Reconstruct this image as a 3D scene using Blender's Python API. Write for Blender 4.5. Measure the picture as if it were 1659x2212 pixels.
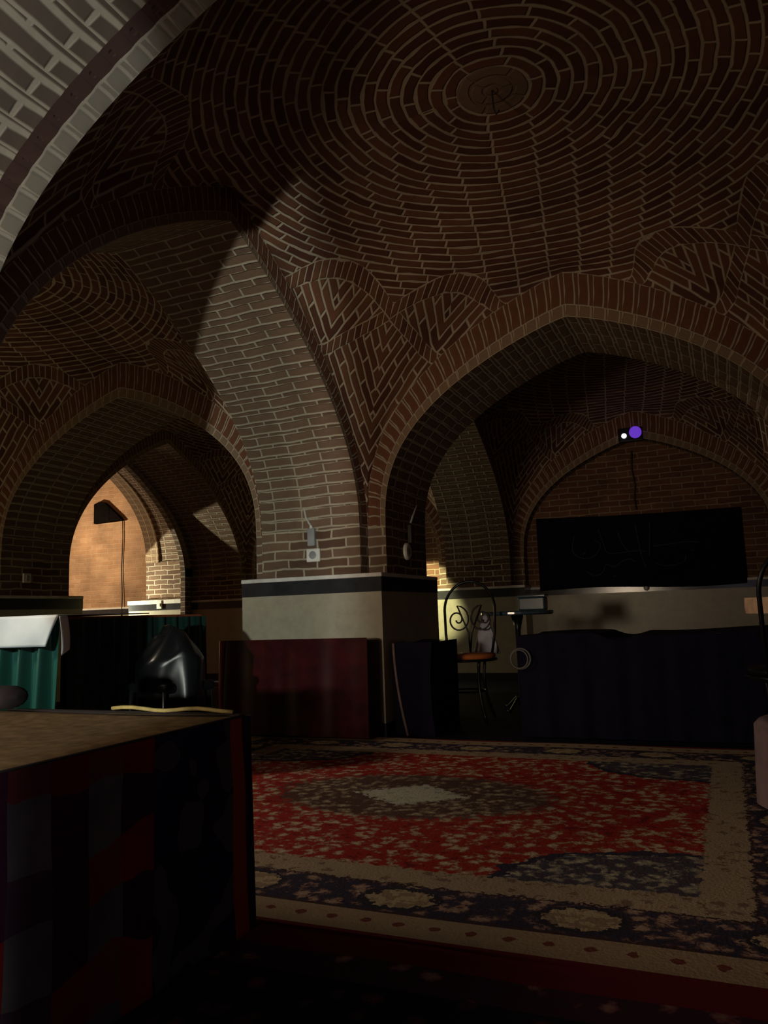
import bpy, math, random
from mathutils import Vector, Matrix
random.seed(7)
for o in list(bpy.data.objects): bpy.data.objects.remove(o)
C = bpy.context.scene.collection
PI = math.pi
K = 0.6            # plan units -> metres
# ------------------------------------------------------------------ camera
R, V, N, T = 2.305, 2.579, 0.213, 1.239      # half bay (u), half bay (v), corner notch, arch thickness
ZS, HD = 2.217, 5.06                          # springing, dome crown
HDADO = 1.69
PU, PV = 2*R+T, 2*V+T
CU, CV, CH = 1.2746, -5.2242, 1.25
a, p, r = math.radians(23.402), math.radians(7.516), math.radians(-1.975)
Xc = Vector((math.cos(a), math.sin(a), 0)); Fh = Vector((-math.sin(a), math.cos(a), 0)); Zw = Vector((0, 0, 1))
Fw = Fh*math.cos(p) + Zw*math.sin(p); Uc = -Fh*math.sin(p) + Zw*math.cos(p)
right = Xc*math.cos(r) + Uc*math.sin(r); up = -Xc*math.sin(r) + Uc*math.cos(r)
cam = bpy.data.cameras.new('camera'); co = bpy.data.objects.new('camera', cam); C.objects.link(co)
m3 = Matrix((right, up, -Fw)).transposed()
co.matrix_world = Matrix.Translation(Vector((CU, CV, CH))*K) @ m3.to_4x4()
cam.sensor_fit = 'VERTICAL'; cam.sensor_height = 24.0; cam.lens = 1682.7/2212*24.0
cam.clip_start = 0.02; cam.clip_end = 200
bpy.context.scene.camera = co
# ------------------------------------------------------------------ world, exposure
w = bpy.data.worlds.new('night'); bpy.context.scene.world = w; w.use_nodes = True
w.node_tree.nodes['Background'].inputs[0].default_value = (0.02, 0.02, 0.05, 1)
w.node_tree.nodes['Background'].inputs[1].default_value = 0.3
vs = bpy.context.scene.view_settings
vs.view_transform = 'Standard'; vs.look = 'None'; vs.gamma = 1; vs.exposure = 0; vs.use_curve_mapping = False

def lamp(name, kind, loc, power, color, target=None, size=0.3, size_y=None, cone=60, blend=0.3, parent=None, spread=180):
    l = bpy.data.lights.new(name, kind); l.energy = power*K*K; l.color = color
    if kind == 'AREA':
        l.size = size*K; l.shape = 'RECTANGLE'; l.size_y = (size_y or size)*K; l.spread = math.radians(spread)
    elif kind == 'SPOT':
        l.spot_size = math.radians(cone); l.spot_blend = blend; l.shadow_soft_size = size*K
    else: l.shadow_soft_size = size*K
    o = bpy.data.objects.new(name, l); C.objects.link(o); o.location = Vector(loc)*K
    if target is not None:
        d = Vector(target)-Vector(loc); o.rotation_euler = d.to_track_quat('-Z', 'Y').to_euler()
    return o
# cool light entering behind the camera, cut on its right by an added unseen blocker and on its left by the near pier
lamp('door_light', 'SPOT', (0.9, -9.0, 1.4), 1650, (0.93, 0.97, 0.86), (-2.2, 2.4, 2.4), 0.07, cone=44, blend=0.2)
# lamp in the left bay that catches the white cloth
lamp('table_spot', 'SPOT', (-5.4, -6.6, 3.3), 720, (0.86, 0.98, 0.95), (-4.1, -.6, 0.85), 0.06, cone=14, blend=0.35)
lamp('left_bay_spot', 'SPOT', (-5.4, -2.4, 3.3), 270, (1.0, 0.82, 0.62), (-0.6, -0.4, 0.0), 0.25, cone=64, blend=0.7)
# dim warm glow from the camera's own bay
lamp('warm_spot', 'SPOT', (-1.9, -5.6, 1.6), 310, (1.0, 0.80, 0.58), (-1.9, 2.5, 2.9), 0.3, cone=58, blend=1.0)
lamp('warm_glow', 'AREA', (-1.9, -5.6, 1.7), 32, (1.0, 0.74, 0.50), (-1.6, 2.0, 1.6), 0.5, 0.4)
lamp('camera_fill', 'POINT', (1.7, -5.9, 1.8), 11, (0.80, 0.72, 1.0), size=0.4)  # added violet-tinted fill behind the camera, lifts the platform side and the blacks
lamp('near_arch_light', 'SPOT', (2.0, -4.7, 1.0), 12, (0.74, 0.84, 1.0), (-2.0, -3.5, 3.5), 0.15, cone=48, blend=0.6)
# lit room beyond the far small arch
lamp('orange_room_bulb', 'POINT', (-13.4, 7.9, 3.3), 300, (1.0, 0.76, 0.48), size=0.12)
lamp('white_room_spot', 'SPOT', (-12.3, 8.05, 1.6), 620, (1.0, 0.95, 0.66), (-10.2, 8.95, 1.75), 0.03, cone=66, blend=0.06)
lamp('left_bay_fill', 'POINT', (-7.6, -1.0, 1.4), 46, (1.0, 0.78, 0.45), size=0.2)  # added warm fill to brighten the dome of the left bay
lamp('back_slot_spot', 'SPOT', (-5.6, 7.5, 2.4), 1000, (1.0, 0.98, 0.50), (-4.35, 8.9, 1.6), 0.05, cone=40, blend=0.2)
lamp('back_bay_glow', 'POINT', (-1.2, 6.4, 2.4), 0.4, (1.0, 0.70, 0.45), size=0.3)

# ------------------------------------------------------------------ material helpers
def nt(name):
    m = bpy.data.materials.new(name); m.use_nodes = True
    t = m.node_tree; b = t.nodes['Principled BSDF']; return m, t, b
def mth(t, op, a_, b_=None, c_=None, clamp=False):
    n = t.nodes.new('ShaderNodeMath'); n.operation = op; n.use_clamp = clamp
    for i, x in enumerate((a_, b_, c_)):
        if x is None: continue
        if isinstance(x, (int, float)): n.inputs[i].default_value = x
        else: t.links.new(x, n.inputs[i])
    return n.outputs[0]
def comb(t, x, y, z=0.0):
    n = t.nodes.new('ShaderNodeCombineXYZ')
    for i, q in enumerate((x, y, z)):
        if isinstance(q, (int, float)): n.inputs[i].default_value = q
        else: t.links.new(q, n.inputs[i])
    return n.outputs[0]
def mixv(t, f, a_, b_):
    n = t.nodes.new('ShaderNodeMix'); n.data_type = 'VECTOR'
    t.links.new(f, n.inputs[0]) if not isinstance(f, (int, float)) else None
    t.links.new(a_, n.inputs[4]); t.links.new(b_, n.inputs[5]); return n.outputs[1]
def mixc(t, f, a_, b_, mode='MIX'):
    n = t.nodes.new('ShaderNodeMix'); n.data_type = 'RGBA'; n.blend_type = mode
    if isinstance(f, (int, float)): n.inputs[0].default_value = f
    else: t.links.new(f, n.inputs[0])
    for i, q in ((6, a_), (7, b_)):
        if isinstance(q, tuple): n.inputs[i].default_value = (*q, 1) if len(q) == 3 else q
        else: t.links.new(q, n.inputs[i])
    return n.outputs[2]
def noise(t, vec, scale, detail=2, rough=0.5, out='Fac'):
    n = t.nodes.new('ShaderNodeTexNoise'); n.inputs['Scale'].default_value = scale
    n.inputs['Detail'].default_value = detail; n.inputs['Roughness'].default_value = rough
    if vec is not None: t.links.new(vec, n.inputs['Vector'])
    return n.outputs[out]
def ramp(t, f, stops, interp='LINEAR'):
    n = t.nodes.new('ShaderNodeValToRGB'); n.color_ramp.interpolation = interp
    e = n.color_ramp.elements
    while len(e) > 1: e.remove(e[-1])
    e[0].position = stops[0][0]; e[0].color = (*stops[0][1], 1)
    for pos, c in stops[1:]:
        q = e.new(pos); q.color = (*c, 1)
    t.links.new(f, n.inputs[0]); return n.outputs[0]
def brick(t, vec, c1, c2, cm, offset=0.5, bw=0.36, rh=0.105, mortar=0.0145):
    # a little wobble so that courses are hand laid
    nz = noise(t, vec, 3.0, 2, 0.6, 'Color')
    s = t.nodes.new('ShaderNodeVectorMath'); s.operation = 'SUBTRACT'; t.links.new(nz, s.inputs[0]); s.inputs[1].default_value = (.5, .5, .5)
    q = t.nodes.new('ShaderNodeVectorMath'); q.operation = 'MULTIPLY_ADD'
    t.links.new(s.outputs[0], q.inputs[0]); q.inputs[1].default_value = (.07, .05, 0); t.links.new(vec, q.inputs[2])
    b = t.nodes.new('ShaderNodeTexBrick'); t.links.new(q.outputs[0], b.inputs['Vector'])
    b.offset = offset; b.inputs['Scale'].default_value = 1; b.inputs['Brick Width'].default_value = bw
    b.inputs['Row Height'].default_value = rh; b.inputs['Mortar Size'].default_value = mortar
    b.inputs['Mortar Smooth'].default_value = 0.6; b.inputs['Bias'].default_value = 0.0
    b.inputs['Color1'].default_value = (*c1, 1); b.inputs['Color2'].default_value = (*c2, 1); b.inputs['Mortar'].default_value = (*cm, 1)
    return b.outputs['Color'], b.outputs['Fac']
BR1, BR2, MO = (0.21, 0.095, 0.055), (0.11, 0.045, 0.03), (0.52, 0.43, 0.32)
def finish_brick(t, b, col, fac, vec, bump=0.012):
    st = noise(t, vec, 1.3, 4, 0.65)
    col = mixc(t, 1.0, col, ramp(t, st, [(0.3, (0.62, 0.62, 0.62)), (0.7, (1.15, 1.12, 1.08))]), 'MULTIPLY')
    t.links.new(col, b.inputs['Base Color']); b.inputs['Roughness'].default_value = 0.88
    b.inputs['Specular IOR Level'].default_value = 0.2
    bp = t.nodes.new('ShaderNodeBump'); bp.inputs['Strength'].default_value = 0.6; bp.inputs['Distance'].default_value = bump
    h = mth(t, 'ADD', mth(t, 'MULTIPLY', fac, -1.0), mth(t, 'MULTIPLY', noise(t, vec, 22, 3), 0.5))
    t.links.new(h, bp.inputs['Height']); t.links.new(bp.outputs[0], b.inputs['Normal'])
def mat_brick(name, c1=BR1, c2=BR2, cm=MO, offset=0.5, bw=0.36, rh=0.105, mortar=0.0145):
    m, t, b = nt(name)
    uv = t.nodes.new('ShaderNodeUVMap').outputs[0]
    col, fac = brick(t, uv, c1, c2, cm, offset, bw, rh, mortar); finish_brick(t, b, col, fac, uv); return m
def sol(name, c, rough=0.7, metal=0, spec=0.3, nscale=0, namp=0.25, coat=0):
    m, t, b = nt(name); b.inputs['Roughness'].default_value = rough; b.inputs['Metallic'].default_value = metal
    b.inputs['Specular IOR Level'].default_value = spec; b.inputs['Coat Weight'].default_value = coat
    tc = t.nodes.new('ShaderNodeTexCoord').outputs['Object']
    f = noise(t, tc, nscale or 6, 4, 0.6)
    lo = tuple(x*(1-namp) for x in c); hi = tuple(min(1, x*(1+namp)) for x in c)
    t.links.new(ramp(t, f, [(0.3, lo), (0.7, hi)]), b.inputs['Base Color'])
    return m

M = {}
M['brick'] = mat_brick('brick_soffit', (0.225, 0.145, 0.10), (0.12, 0.068, 0.048), (0.48, 0.42, 0.32), mortar=.0165)
def mat_banded():
    m, t, b = nt('brick_soffit_banded'); uv = t.nodes.new('ShaderNodeUVMap').outputs[0]
    sx = t.nodes.new('ShaderNodeSeparateXYZ'); t.links.new(uv, sx.inputs[0])
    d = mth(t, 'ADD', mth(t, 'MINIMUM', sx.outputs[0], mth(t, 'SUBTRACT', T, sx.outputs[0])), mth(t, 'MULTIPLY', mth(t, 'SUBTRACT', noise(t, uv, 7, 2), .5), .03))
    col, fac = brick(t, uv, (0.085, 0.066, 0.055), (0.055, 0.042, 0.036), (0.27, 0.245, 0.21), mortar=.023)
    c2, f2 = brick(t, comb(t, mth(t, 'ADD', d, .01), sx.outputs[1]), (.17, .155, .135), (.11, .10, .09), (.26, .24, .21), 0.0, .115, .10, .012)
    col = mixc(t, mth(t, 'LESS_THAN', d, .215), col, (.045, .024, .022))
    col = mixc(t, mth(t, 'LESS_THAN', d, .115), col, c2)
    finish_brick(t, b, col, fac, uv, 0.003); return m
M['ring'] = mat_brick('brick_ring', (0.24, 0.10, 0.055), (0.15, 0.06, 0.035), offset=0.0, bw=0.30, rh=0.10, mortar=0.013)
M['ringlight'] = mat_brick('brick_ring_light', (0.34, 0.23, 0.15), (0.26, 0.16, 0.10), (0.55, 0.43, 0.29), offset=0.0, bw=0.16, rh=0.12)
M['wall'] = mat_brick('brick_wall', (0.24, 0.12, 0.07), (0.16, 0.07, 0.045), (0.38, 0.28, 0.19))
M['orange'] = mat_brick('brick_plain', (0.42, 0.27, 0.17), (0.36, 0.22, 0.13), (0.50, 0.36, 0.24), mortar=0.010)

# vault: concentric courses, herringbone kites and soldier bands in the corners
def mat_vault():
    m, t, b = nt('brick_vault')
    tc = t.nodes.new('ShaderNodeTexCoord').outputs['Object']
    sx = t.nodes.new('ShaderNodeSeparateXYZ'); t.links.new(tc, sx.inputs[0])
    wob = noise(t, tc, 1.7, 2, 0.5)
    x = mth(t, 'DIVIDE', sx.outputs[0], K); y = mth(t, 'DIVIDE', sx.outputs[1], K); z = mth(t, 'DIVIDE', sx.outputs[2], K)
    rr = mth(t, 'SQRT', mth(t, 'ADD', mth(t, 'MULTIPLY', x, x), mth(t, 'MULTIPLY', y, y)))
    dz = mth(t, 'SUBTRACT', HD, z)
    s = mth(t, 'ADD', mth(t, 'ADD', rr, mth(t, 'MULTIPLY', dz, 0.8)), mth(t, 'MULTIPLY', wob, 0.10))
    rh = 0.105
    row = mth(t, 'FLOOR', mth(t, 'DIVIDE', s, rh))
    rc = mth(t, 'MULTIPLY', mth(t, 'ADD', row, 0.5), rh)
    th = mth(t, 'ARCTAN2', y, x)
    dome = comb(t, mth(t, 'MULTIPLY', th, rc), s)
    ax = mth(t, 'ABSOLUTE', x); ay = mth(t, 'ABSOLUTE', y)
    pp = mth(t, 'ABSOLUTE', mth(t, 'SUBTRACT', mth(t, 'SUBTRACT', R, ax), mth(t, 'SUBTRACT', V, ay)))
    zw = mth(t, 'ADD', z, mth(t, 'MULTIPLY', mth(t, 'SUBTRACT', wob, 0.5), 0.06))
    # lower kite: chevrons about the corner line
    def chev(c, pa):
        k = 1/math.sqrt(1+c*c)
        yy = mth(t, 'MULTIPLY', mth(t, 'SUBTRACT', zw, mth(t, 'MULTIPLY', pa, c)), k)
        xx = mth(t, 'MULTIPLY', mth(t, 'ADD', pa, mth(t, 'MULTIPLY', zw, c)), k)
        return comb(t, xx, yy)
    v1 = chev(1.25, pp)
    pu = mth(t, 'ABSOLUTE', mth(t, 'SUBTRACT', pp, 0.88))
    v2 = chev(0.95, pu)
    d1 = mth(t, 'SUBTRACT', zw, mth(t, 'SUBTRACT', 4.36, mth(t, 'MULTIPLY', pp, 0.40)))     # >0 above the lower kite
    d2 = mth(t, 'SUBTRACT', zw, mth(t, 'SUBTRACT', 4.60, mth(t, 'MULTIPLY', mth(t, 'MULTIPLY', pu, pu), 0.30)))
    f1 = mth(t, 'GREATER_THAN', d1, 0.0); f2 = mth(t, 'GREATER_THAN', d2, 0.0)
    f3 = mth(t, 'GREATER_THAN', pp, 1.75)
    fd = mth(t, 'MAXIMUM', f2, mth(t, 'MULTIPLY', f3, f1))
    vec = mixv(t, fd, mixv(t, f1, v1, v2), dome)
    col, fac = brick(t, vec, BR1, BR2, MO, mortar=.0185)
    # bands
    bw = 0.065
    b1 = mth(t, 'MULTIPLY', mth(t, 'LESS_THAN', mth(t, 'ABSOLUTE', d1), bw), mth(t, 'LESS_THAN', d2, 0.0))
    b2 = mth(t, 'MULTIPLY', mth(t, 'LESS_THAN', mth(t, 'ABSOLUTE', d2), bw), mth(t, 'LESS_THAN', pp, 1.75))
    db = mixv(t, b2, comb(t, mth(t, 'ADD', d1, bw), pp), comb(t, mth(t, 'ADD', d2, bw), pp))
    bcol, bfac = brick(t, db, BR1, BR2, MO, 0.0, 2*bw, 0.10, 0.014)
    fb = mth(t, 'MAXIMUM', b1, b2)
    col = mixc(t, fb, col, bcol)
    fc = mth(t, 'ADD', mth(t, 'MULTIPLY', fac, mth(t, 'SUBTRACT', 1.0, fb)), mth(t, 'MULTIPLY', bfac, fb))
    # crown plug of small plastered bricks
    pl = mth(t, 'LESS_THAN', rr, 0.26)
    col = mixc(t, pl, col, (0.26, 0.17, 0.12))
    finish_brick(t, b, col, fc, tc); return m
M['vault'] = mat_vault(); M['banded'] = mat_banded()

def mat_marble():
    m, t, b = nt('beige_marble'); tc = t.nodes.new('ShaderNodeTexCoord').outputs['Object']
    f = noise(t, tc, 14, 6, 0.7)
    t.links.new(ramp(t, f, [(0.3, (0.36, 0.325, 0.245)), (0.7, (0.46, 0.42, 0.32))]), b.inputs['Base Color'])
    b.inputs['Roughness'].default_value = 0.35; b.inputs['Specular IOR Level'].default_value = 0.4; return m
M['marble'] = mat_marble()
M['band'] = sol('black_marble', (0.035, 0.035, 0.04), 0.18, spec=0.5, nscale=9)
M['ledge'] = sol('white_ledge', (0.72, 0.70, 0.66), 0.6, nscale=12, namp=0.15)
M['floor'] = sol('dark_floor_carpet', (0.010, 0.008, 0.016), 0.95, spec=0.1, nscale=30)
M['iron'] = sol('black_iron', (0.02, 0.02, 0.022), 0.32, metal=0.6, nscale=20)
M['navy'] = sol('navy_cloth', (0.008, 0.006, 0.020), 0.9, spec=0.15, nscale=10)
M['banner'] = sol('black_banner_cloth', (0.010, 0.008, 0.022), 0.9, spec=0.12, nscale=6)
M['script'] = sol('faint_grey_ink', (0.045, 0.045, 0.06), 0.9, spec=0.1)
M['wood'] = sol('orange_wood', (0.55, 0.17, 0.05), 0.5, nscale=15)
M['woodrail'] = sol('red_brown_wood', (0.26, 0.055, 0.02), 0.5, nscale=15)
M['white'] = sol('white_cloth', (0.78, 0.82, 0.82), 0.45, spec=0.5, nscale=8, namp=0.06)
M['greyblue'] = sol('pale_runner', (0.55, 0.56, 0.66), 0.6, nscale=12)
M['pink'] = sol('mauve_cloth', (0.22, 0.15, 0.16), 0.95, nscale=9)
M['tan'] = sol('tan_cloth', (0.80, 0.52, 0.34), 0.8, nscale=9)
M['gloss'] = sol('black_glossy_vinyl', (0.006, 0.007, 0.008), 0.26, spec=0.16, nscale=5)
M['plastic'] = sol('grey_plastic', (0.30, 0.31, 0.32), 0.5)
M['whitep'] = sol('white_plastic', (0.75, 0.75, 0.70), 0.5)
M['cable'] = sol('pale_cable', (0.42, 0.42, 0.38), 0.6)
M['darkcable'] = sol('dark_cable', (0.05, 0.04, 0.035), 0.6)
M['glass'] = sol('blue_glass_top', (0.06, 0.10, 0.14), 0.12, spec=0.7, nscale=4)
M['cush'] = sol('dark_cushion', (0.014, 0.009, 0.011), 0.9, nscale=12)
M['speaker'] = sol('black_speaker', (0.005, 0.004, 0.004), 1.0, spec=0.0)
def emis(name, c, s):
    m, t, b = nt(name); b.inputs['Base Color'].default_value = (0, 0, 0, 1)
    b.inputs['Emission Color'].default_value = (*c, 1); b.inputs['Emission Strength'].default_value = s; return m
M['led'] = emis('led_white', (0.80, 0.72, 1.0), 3.0)
M['uv'] = emis('uv_lens', (0.12, 0.035, 0.50), 1.0)

# ------------------------------------------------------------------ mesh helpers (plan units in, metres out)
def mesh(name, verts, faces, mat, parent=None, uvs=None, loc=(0, 0, 0), smooth=False, mats=None, fmat=None):
    me = bpy.data.meshes.new(name)
    me.from_pydata([(x*K, y*K, z*K) for x, y, z in verts], [], faces); me.update()
    if uvs is not None:
        l = me.uv_layers.new(name='UVMap')
        for pl in me.polygons:
            for li in pl.loop_indices: l.data[li].uv = uvs[li] if isinstance(uvs, list) and len(uvs) == len(me.loops) else uvs[me.loops[li].vertex_index]
    for q in (mats or [mat]): me.materials.append(q)
    if fmat:
        for pl, i in zip(me.polygons, fmat): pl.material_index = i
    for pl in me.polygons: pl.use_smooth = smooth
    o = bpy.data.objects.new(name, me); C.objects.link(o)
    if parent: o.parent = parent
    o.location = Vector(loc)*K
    return o
class MB:
    def __init__(s): s.v = []; s.f = []; s.uv = []; s.m = []
    def quad(s, pts, uv=None, m=0):
        i = len(s.v); s.v += [tuple(q) for q in pts]; s.f.append(tuple(range(i, i+len(pts))))
        s.uv += uv or [(0, 0)]*len(pts); s.m.append(m)
    def box(s, x0, y0, z0, x1, y1, z1, m=0):
        for pts, ua in (
            ([(x0, y0, z0), (x1, y0, z0), (x1, y0, z1), (x0, y0, z1)], 0), ([(x1, y1, z0), (x0, y1, z0), (x0, y1, z1), (x1, y1, z1)], 0),
            ([(x1, y0, z0), (x1, y1, z0), (x1, y1, z1), (x1, y0, z1)], 1), ([(x0, y1, z0), (x0, y0, z0), (x0, y0, z1), (x0, y1, z1)], 1),
            ([(x0, y0, z1), (x1, y0, z1), (x1, y1, z1), (x0, y1, z1)], 2), ([(x0, y1, z0), (x1, y1, z0), (x1, y0, z0), (x0, y0, z0)], 2)):
            uv = [((q[0], q[2]) if ua == 0 else (q[1], q[2]) if ua == 1 else (q[0], q[1])) for q in pts]
            s.quad(pts, uv, m)
    def lathe(s, prof, c=(0, 0), n=24, m=0):
        rings = []
        for rr, z in prof:
            i = len(s.v); s.v += [(c[0]+rr*math.cos(2*PI*k/n), c[1]+rr*math.sin(2*PI*k/n), z) for k in range(n)]
            s.uv += [(k/n, z) for k in range(n)]; rings.append(i)
        for A, B in zip(rings, rings[1:]):
            for k in range(n): s.f.append((A+k, A+(k+1) % n, B+(k+1) % n, B+k)); s.m.append(m)
        s.f.append(tuple(rings[0]+k for k in reversed(range(n)))); s.m.append(m)
        s.f.append(tuple(rings[-1]+k for k in range(n))); s.m.append(m)
    def tube(s, pts, rad, n=8, closed=False, m=0):
        pts = [Vector(q) for q in pts]; L = len(pts); rings = []; prev = None
        for i, q in enumerate(pts):
            a_ = pts[(i-1) % L] if (closed or i > 0) else q; b_ = pts[(i+1) % L] if (closed or i < L-1) else q
            d = (b_-a_).normalized()
            if prev is None:
                ref = Vector((0, 0, 1)) if abs(d.z) < .9 else Vector((1, 0, 0)); e1 = d.cross(ref).normalized()
            else: e1 = (prev - d*prev.dot(d)).normalized()
            prev = e1; e2 = d.cross(e1)
            rd = rad[i] if isinstance(rad, (list, tuple)) else rad
            j = len(s.v); rings.append(j)
            for k in range(n):
                w_ = e1*math.cos(2*PI*k/n)*rd + e2*math.sin(2*PI*k/n)*rd; s.v.append(tuple(q+w_)); s.uv.append((k/n, i/L))
        pr = list(zip(rings, rings[1:])) + ([(rings[-1], rings[0])] if closed else [])
        for A, B in pr:
            for k in range(n): s.f.append((A+k, A+(k+1) % n, B+(k+1) % n, B+k)); s.m.append(m)
        if not closed:
            s.f.append(tuple(rings[0]+k for k in reversed(range(n)))); s.m.append(m)
            s.f.append(tuple(rings[-1]+k for k in range(n))); s.m.append(m)
    def grid(s, fn, nu, nv, m=0, uvf=None):
        i0 = len(s.v)
        for j in range(nv+1):
            for i in range(nu+1):
                s.v.append(tuple(fn(i/nu, j/nv))); s.uv.append(uvf(i/nu, j/nv) if uvf else (i/nu, j/nv))
        for j in range(nv):
            for i in range(nu):
                q = i0+j*(nu+1)+i; s.f.append((q, q+1, q+nu+2, q+nu+1)); s.m.append(m)
    def build(s, name, mat, parent=None, loc=(0, 0, 0), smooth=False, mats=None, bevel=0, solid=0, sub=0):
        o = mesh(name, s.v, s.f, mat, parent, s.uv, loc, smooth, mats, s.m if mats else None)
        if solid:
            q = o.modifiers.new('t', 'SOLIDIFY'); q.thickness = solid*K; q.offset = 0
        if bevel:
            # weld the box corners so that the bevel has edges to work on
            wd = o.modifiers.new('w', 'WELD'); wd.merge_threshold = 0.0001
            q = o.modifiers.new('b', 'BEVEL'); q.width = bevel*K; q.segments = 3; q.limit_method = 'ANGLE'
        if sub:
            q = o.modifiers.new('s', 'SUBSURF'); q.levels = sub; q.render_levels = sub
        return o
def struct(o, label=None):
    o['kind'] = 'structure'
    if label: o['label'] = label
    return o
def tag(o, label, cat, group=None, kind=None):
    o['label'] = label; o['category'] = cat
    if group: o['group'] = group
    if kind: o['kind'] = kind
    return o
def thing(name, label, cat, loc, rz=0, group=None):
    o = bpy.data.objects.new(name, None); C.objects.link(o); o.location = Vector(loc)*K; o.rotation_euler = (0, 0, rz)
    o.empty_display_size = 0.1
    return tag(o, label, cat, group)
def dup(root, loc, rz, label, group=None):
    q = root.copy(); C.objects.link(q); q.location = Vector(loc)*K; q.rotation_euler = (0, 0, rz); q['label'] = label
    if group: q['group'] = group
    for ch in list(root.children):
        c = ch.copy(); C.objects.link(c); c.parent = q
        for g in list(ch.children):
            d = g.copy(); C.objects.link(d); d.parent = c
    return q

# ------------------------------------------------------------------ arch curves
def arch_z(q, H, k, m, zs=ZS): return zs+(H-zs)*max(0.0, 1-abs(q)**k)**(1/m)
AF = dict(H=4.219, k=1.174, m=2.51); AL = dict(H=4.597, k=1.074, m=2.029)
HFO, HLO = 0.48, 0.30
def curve(w_, A, dH=0.0, dw=0.0, n=48, zs=ZS):
    pts = []
    for i in range(n+1):
        th = PI*i/n; q = -math.cos(th)          # dense towards the springings
        pts.append(((w_+dw)*q, arch_z(q, A['H']+dH, A['k'], A['m'], zs)))
    return pts
def make_arch(kind, c, p0, thick, name='trim_1', w_=None, A=None, ring0=True, ring1=True, dH=None, dw=N, zs=ZS, matS='brick', label=None):
    """kind F: spans u about c[0], soffit from v=p0 to p0+thick.  kind L: spans v about c[1], soffit from u=p0 to p0+thick"""
    A = A or (AF if kind == 'F' else AL); w_ = w_ or ((R if kind == 'F' else V)-N)
    dH = dH if dH is not None else (HFO if kind == 'F' else HLO)
    inn = curve(w_, A, zs=zs); out = curve(w_, A, dH, dw, zs=zs)
    cc = c[0] if kind == 'F' else c[1]
    def P(s_, d, z): return (cc+s_, d, z) if kind == 'F' else (d, cc+s_, z)
    mb = MB(); L = 0
    for i in range(len(inn)-1):
        (s0, z0), (s1, z1) = inn[i], inn[i+1]; dl = math.hypot(s1-s0, z1-z0)
        mb.quad([P(s0, p0, z0), P(s0, p0+thick, z0), P(s1, p0+thick, z1), P(s1, p0, z1)],
                [(0, L), (thick, L), (thick, L+dl), (0, L+dl)], 0)
        for use, d, fl in ((ring0, p0, 1), (ring1, p0+thick, 0)):
            if not use: continue
            (a0, b0), (a1, b1) = out[i], out[i+1]
            # inner pale header course, then the dark soldier course
            for f0, f1, mi, wd in ((0.0, 0.26, 2, 0.15), (0.26, 1.0, 1, 0.30)):
                q = [P(s0+(a0-s0)*f0, d, z0+(b0-z0)*f0), P(s0+(a0-s0)*f1, d, z0+(b0-z0)*f1), P(s1+(a1-s1)*f1, d, z1+(b1-z1)*f1), P(s1+(a1-s1)*f0, d, z1+(b1-z1)*f0)]
                uv = [(0, L), (wd, L), (wd, L+dl), (0, L+dl)]
                mb.quad(q, uv, mi)
    o = mb.build(name, None, mats=[M[matS], M['ring'], M['ringlight']])
    # a proud row of header bricks along the near edge of the soffit
    return struct(o, label)
ntrim = [0]
def trim_name():
    ntrim[0] += 1; return 'trim_%d' % ntrim[0]

def zbound(x, y):
    if abs(x)/R > abs(y)/V: return arch_z(y/V, AL['H']+HLO, AL['k'], AL['m'])
    return arch_z(x/R, AF['H']+HFO, AF['k'], AF['m'])
def make_vault_mesh():
    verts = []; faces = []; nphi = 192; ns = 40
    ring = []
    for k in range(nphi):
        e = k/nphi*4; side = int(e); q = -math.cos(PI*(e-side))
        x, y = [(q*R, -V), (R, q*V), (-q*R, V), (-R, -q*V)][side]; ring.append((x, y))
    verts.append((0, 0, HD))
    import numpy as np
    RM, ZM = 2.45, 4.45
    ph = np.array([math.atan2(y, x) for x, y in ring]); Lb = np.array([math.hypot(x, y) for x, y in ring]); Zb = np.array([zbound(x, y) for x, y in ring])
    dph = (np.roll(ph, -1)-np.roll(ph, 1)+2*PI) % (2*PI)/2
    D_ = (ph[:, None]-ph[None, :]+PI) % (2*PI)-PI
    for j in range(1, ns+1):
        s_ = math.sin(j/ns*PI/2); w_ = min(1, (1-s_)/.50); w_ = 1-(1-w_)**2
        if j < ns:
            sg = .015+.50*w_; W = np.exp(-D_**2/(2*sg*sg))*dph[None, :]; W /= W.sum(1)[:, None]
            L_ = W@Lb; Z_ = W@Zb
        else: L_, Z_ = Lb, Zb
        for k in range(nphi):
            rho = s_*(L_[k]*(1-w_)+RM*w_); z0 = Z_[k]*(1-w_)+ZM*w_
            verts.append((rho*math.cos(ph[k]), rho*math.sin(ph[k]), z0+(HD-z0)*max(0, 1-s_**2.2)**(1/1.7)))
    for k in range(nphi): faces.append((0, 1+(k+1) % nphi, 1+k))
    for j in range(ns-1):
        A = 1+j*nphi; B = A+nphi
        for k in range(nphi): faces.append((A+k, A+(k+1) % nphi, B+(k+1) % nphi, B+k))
    return verts, faces
vv, vf = make_vault_mesh()
vault0 = mesh('ceiling', vv, vf, M['vault'], smooth=True); struct(vault0)
BAYS = [(0, 0), (-1, 0), (0, 1), (-1, 1), (0, -1), (-1, -1), (1, 0), (1, 1), (1, -1), (-2, 0), (-2, -1)]
for (i, j) in BAYS[1:]:
    q = vault0.copy(); C.objects.link(q); q.location = Vector((i*PU, j*PV, 0))*K

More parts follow.
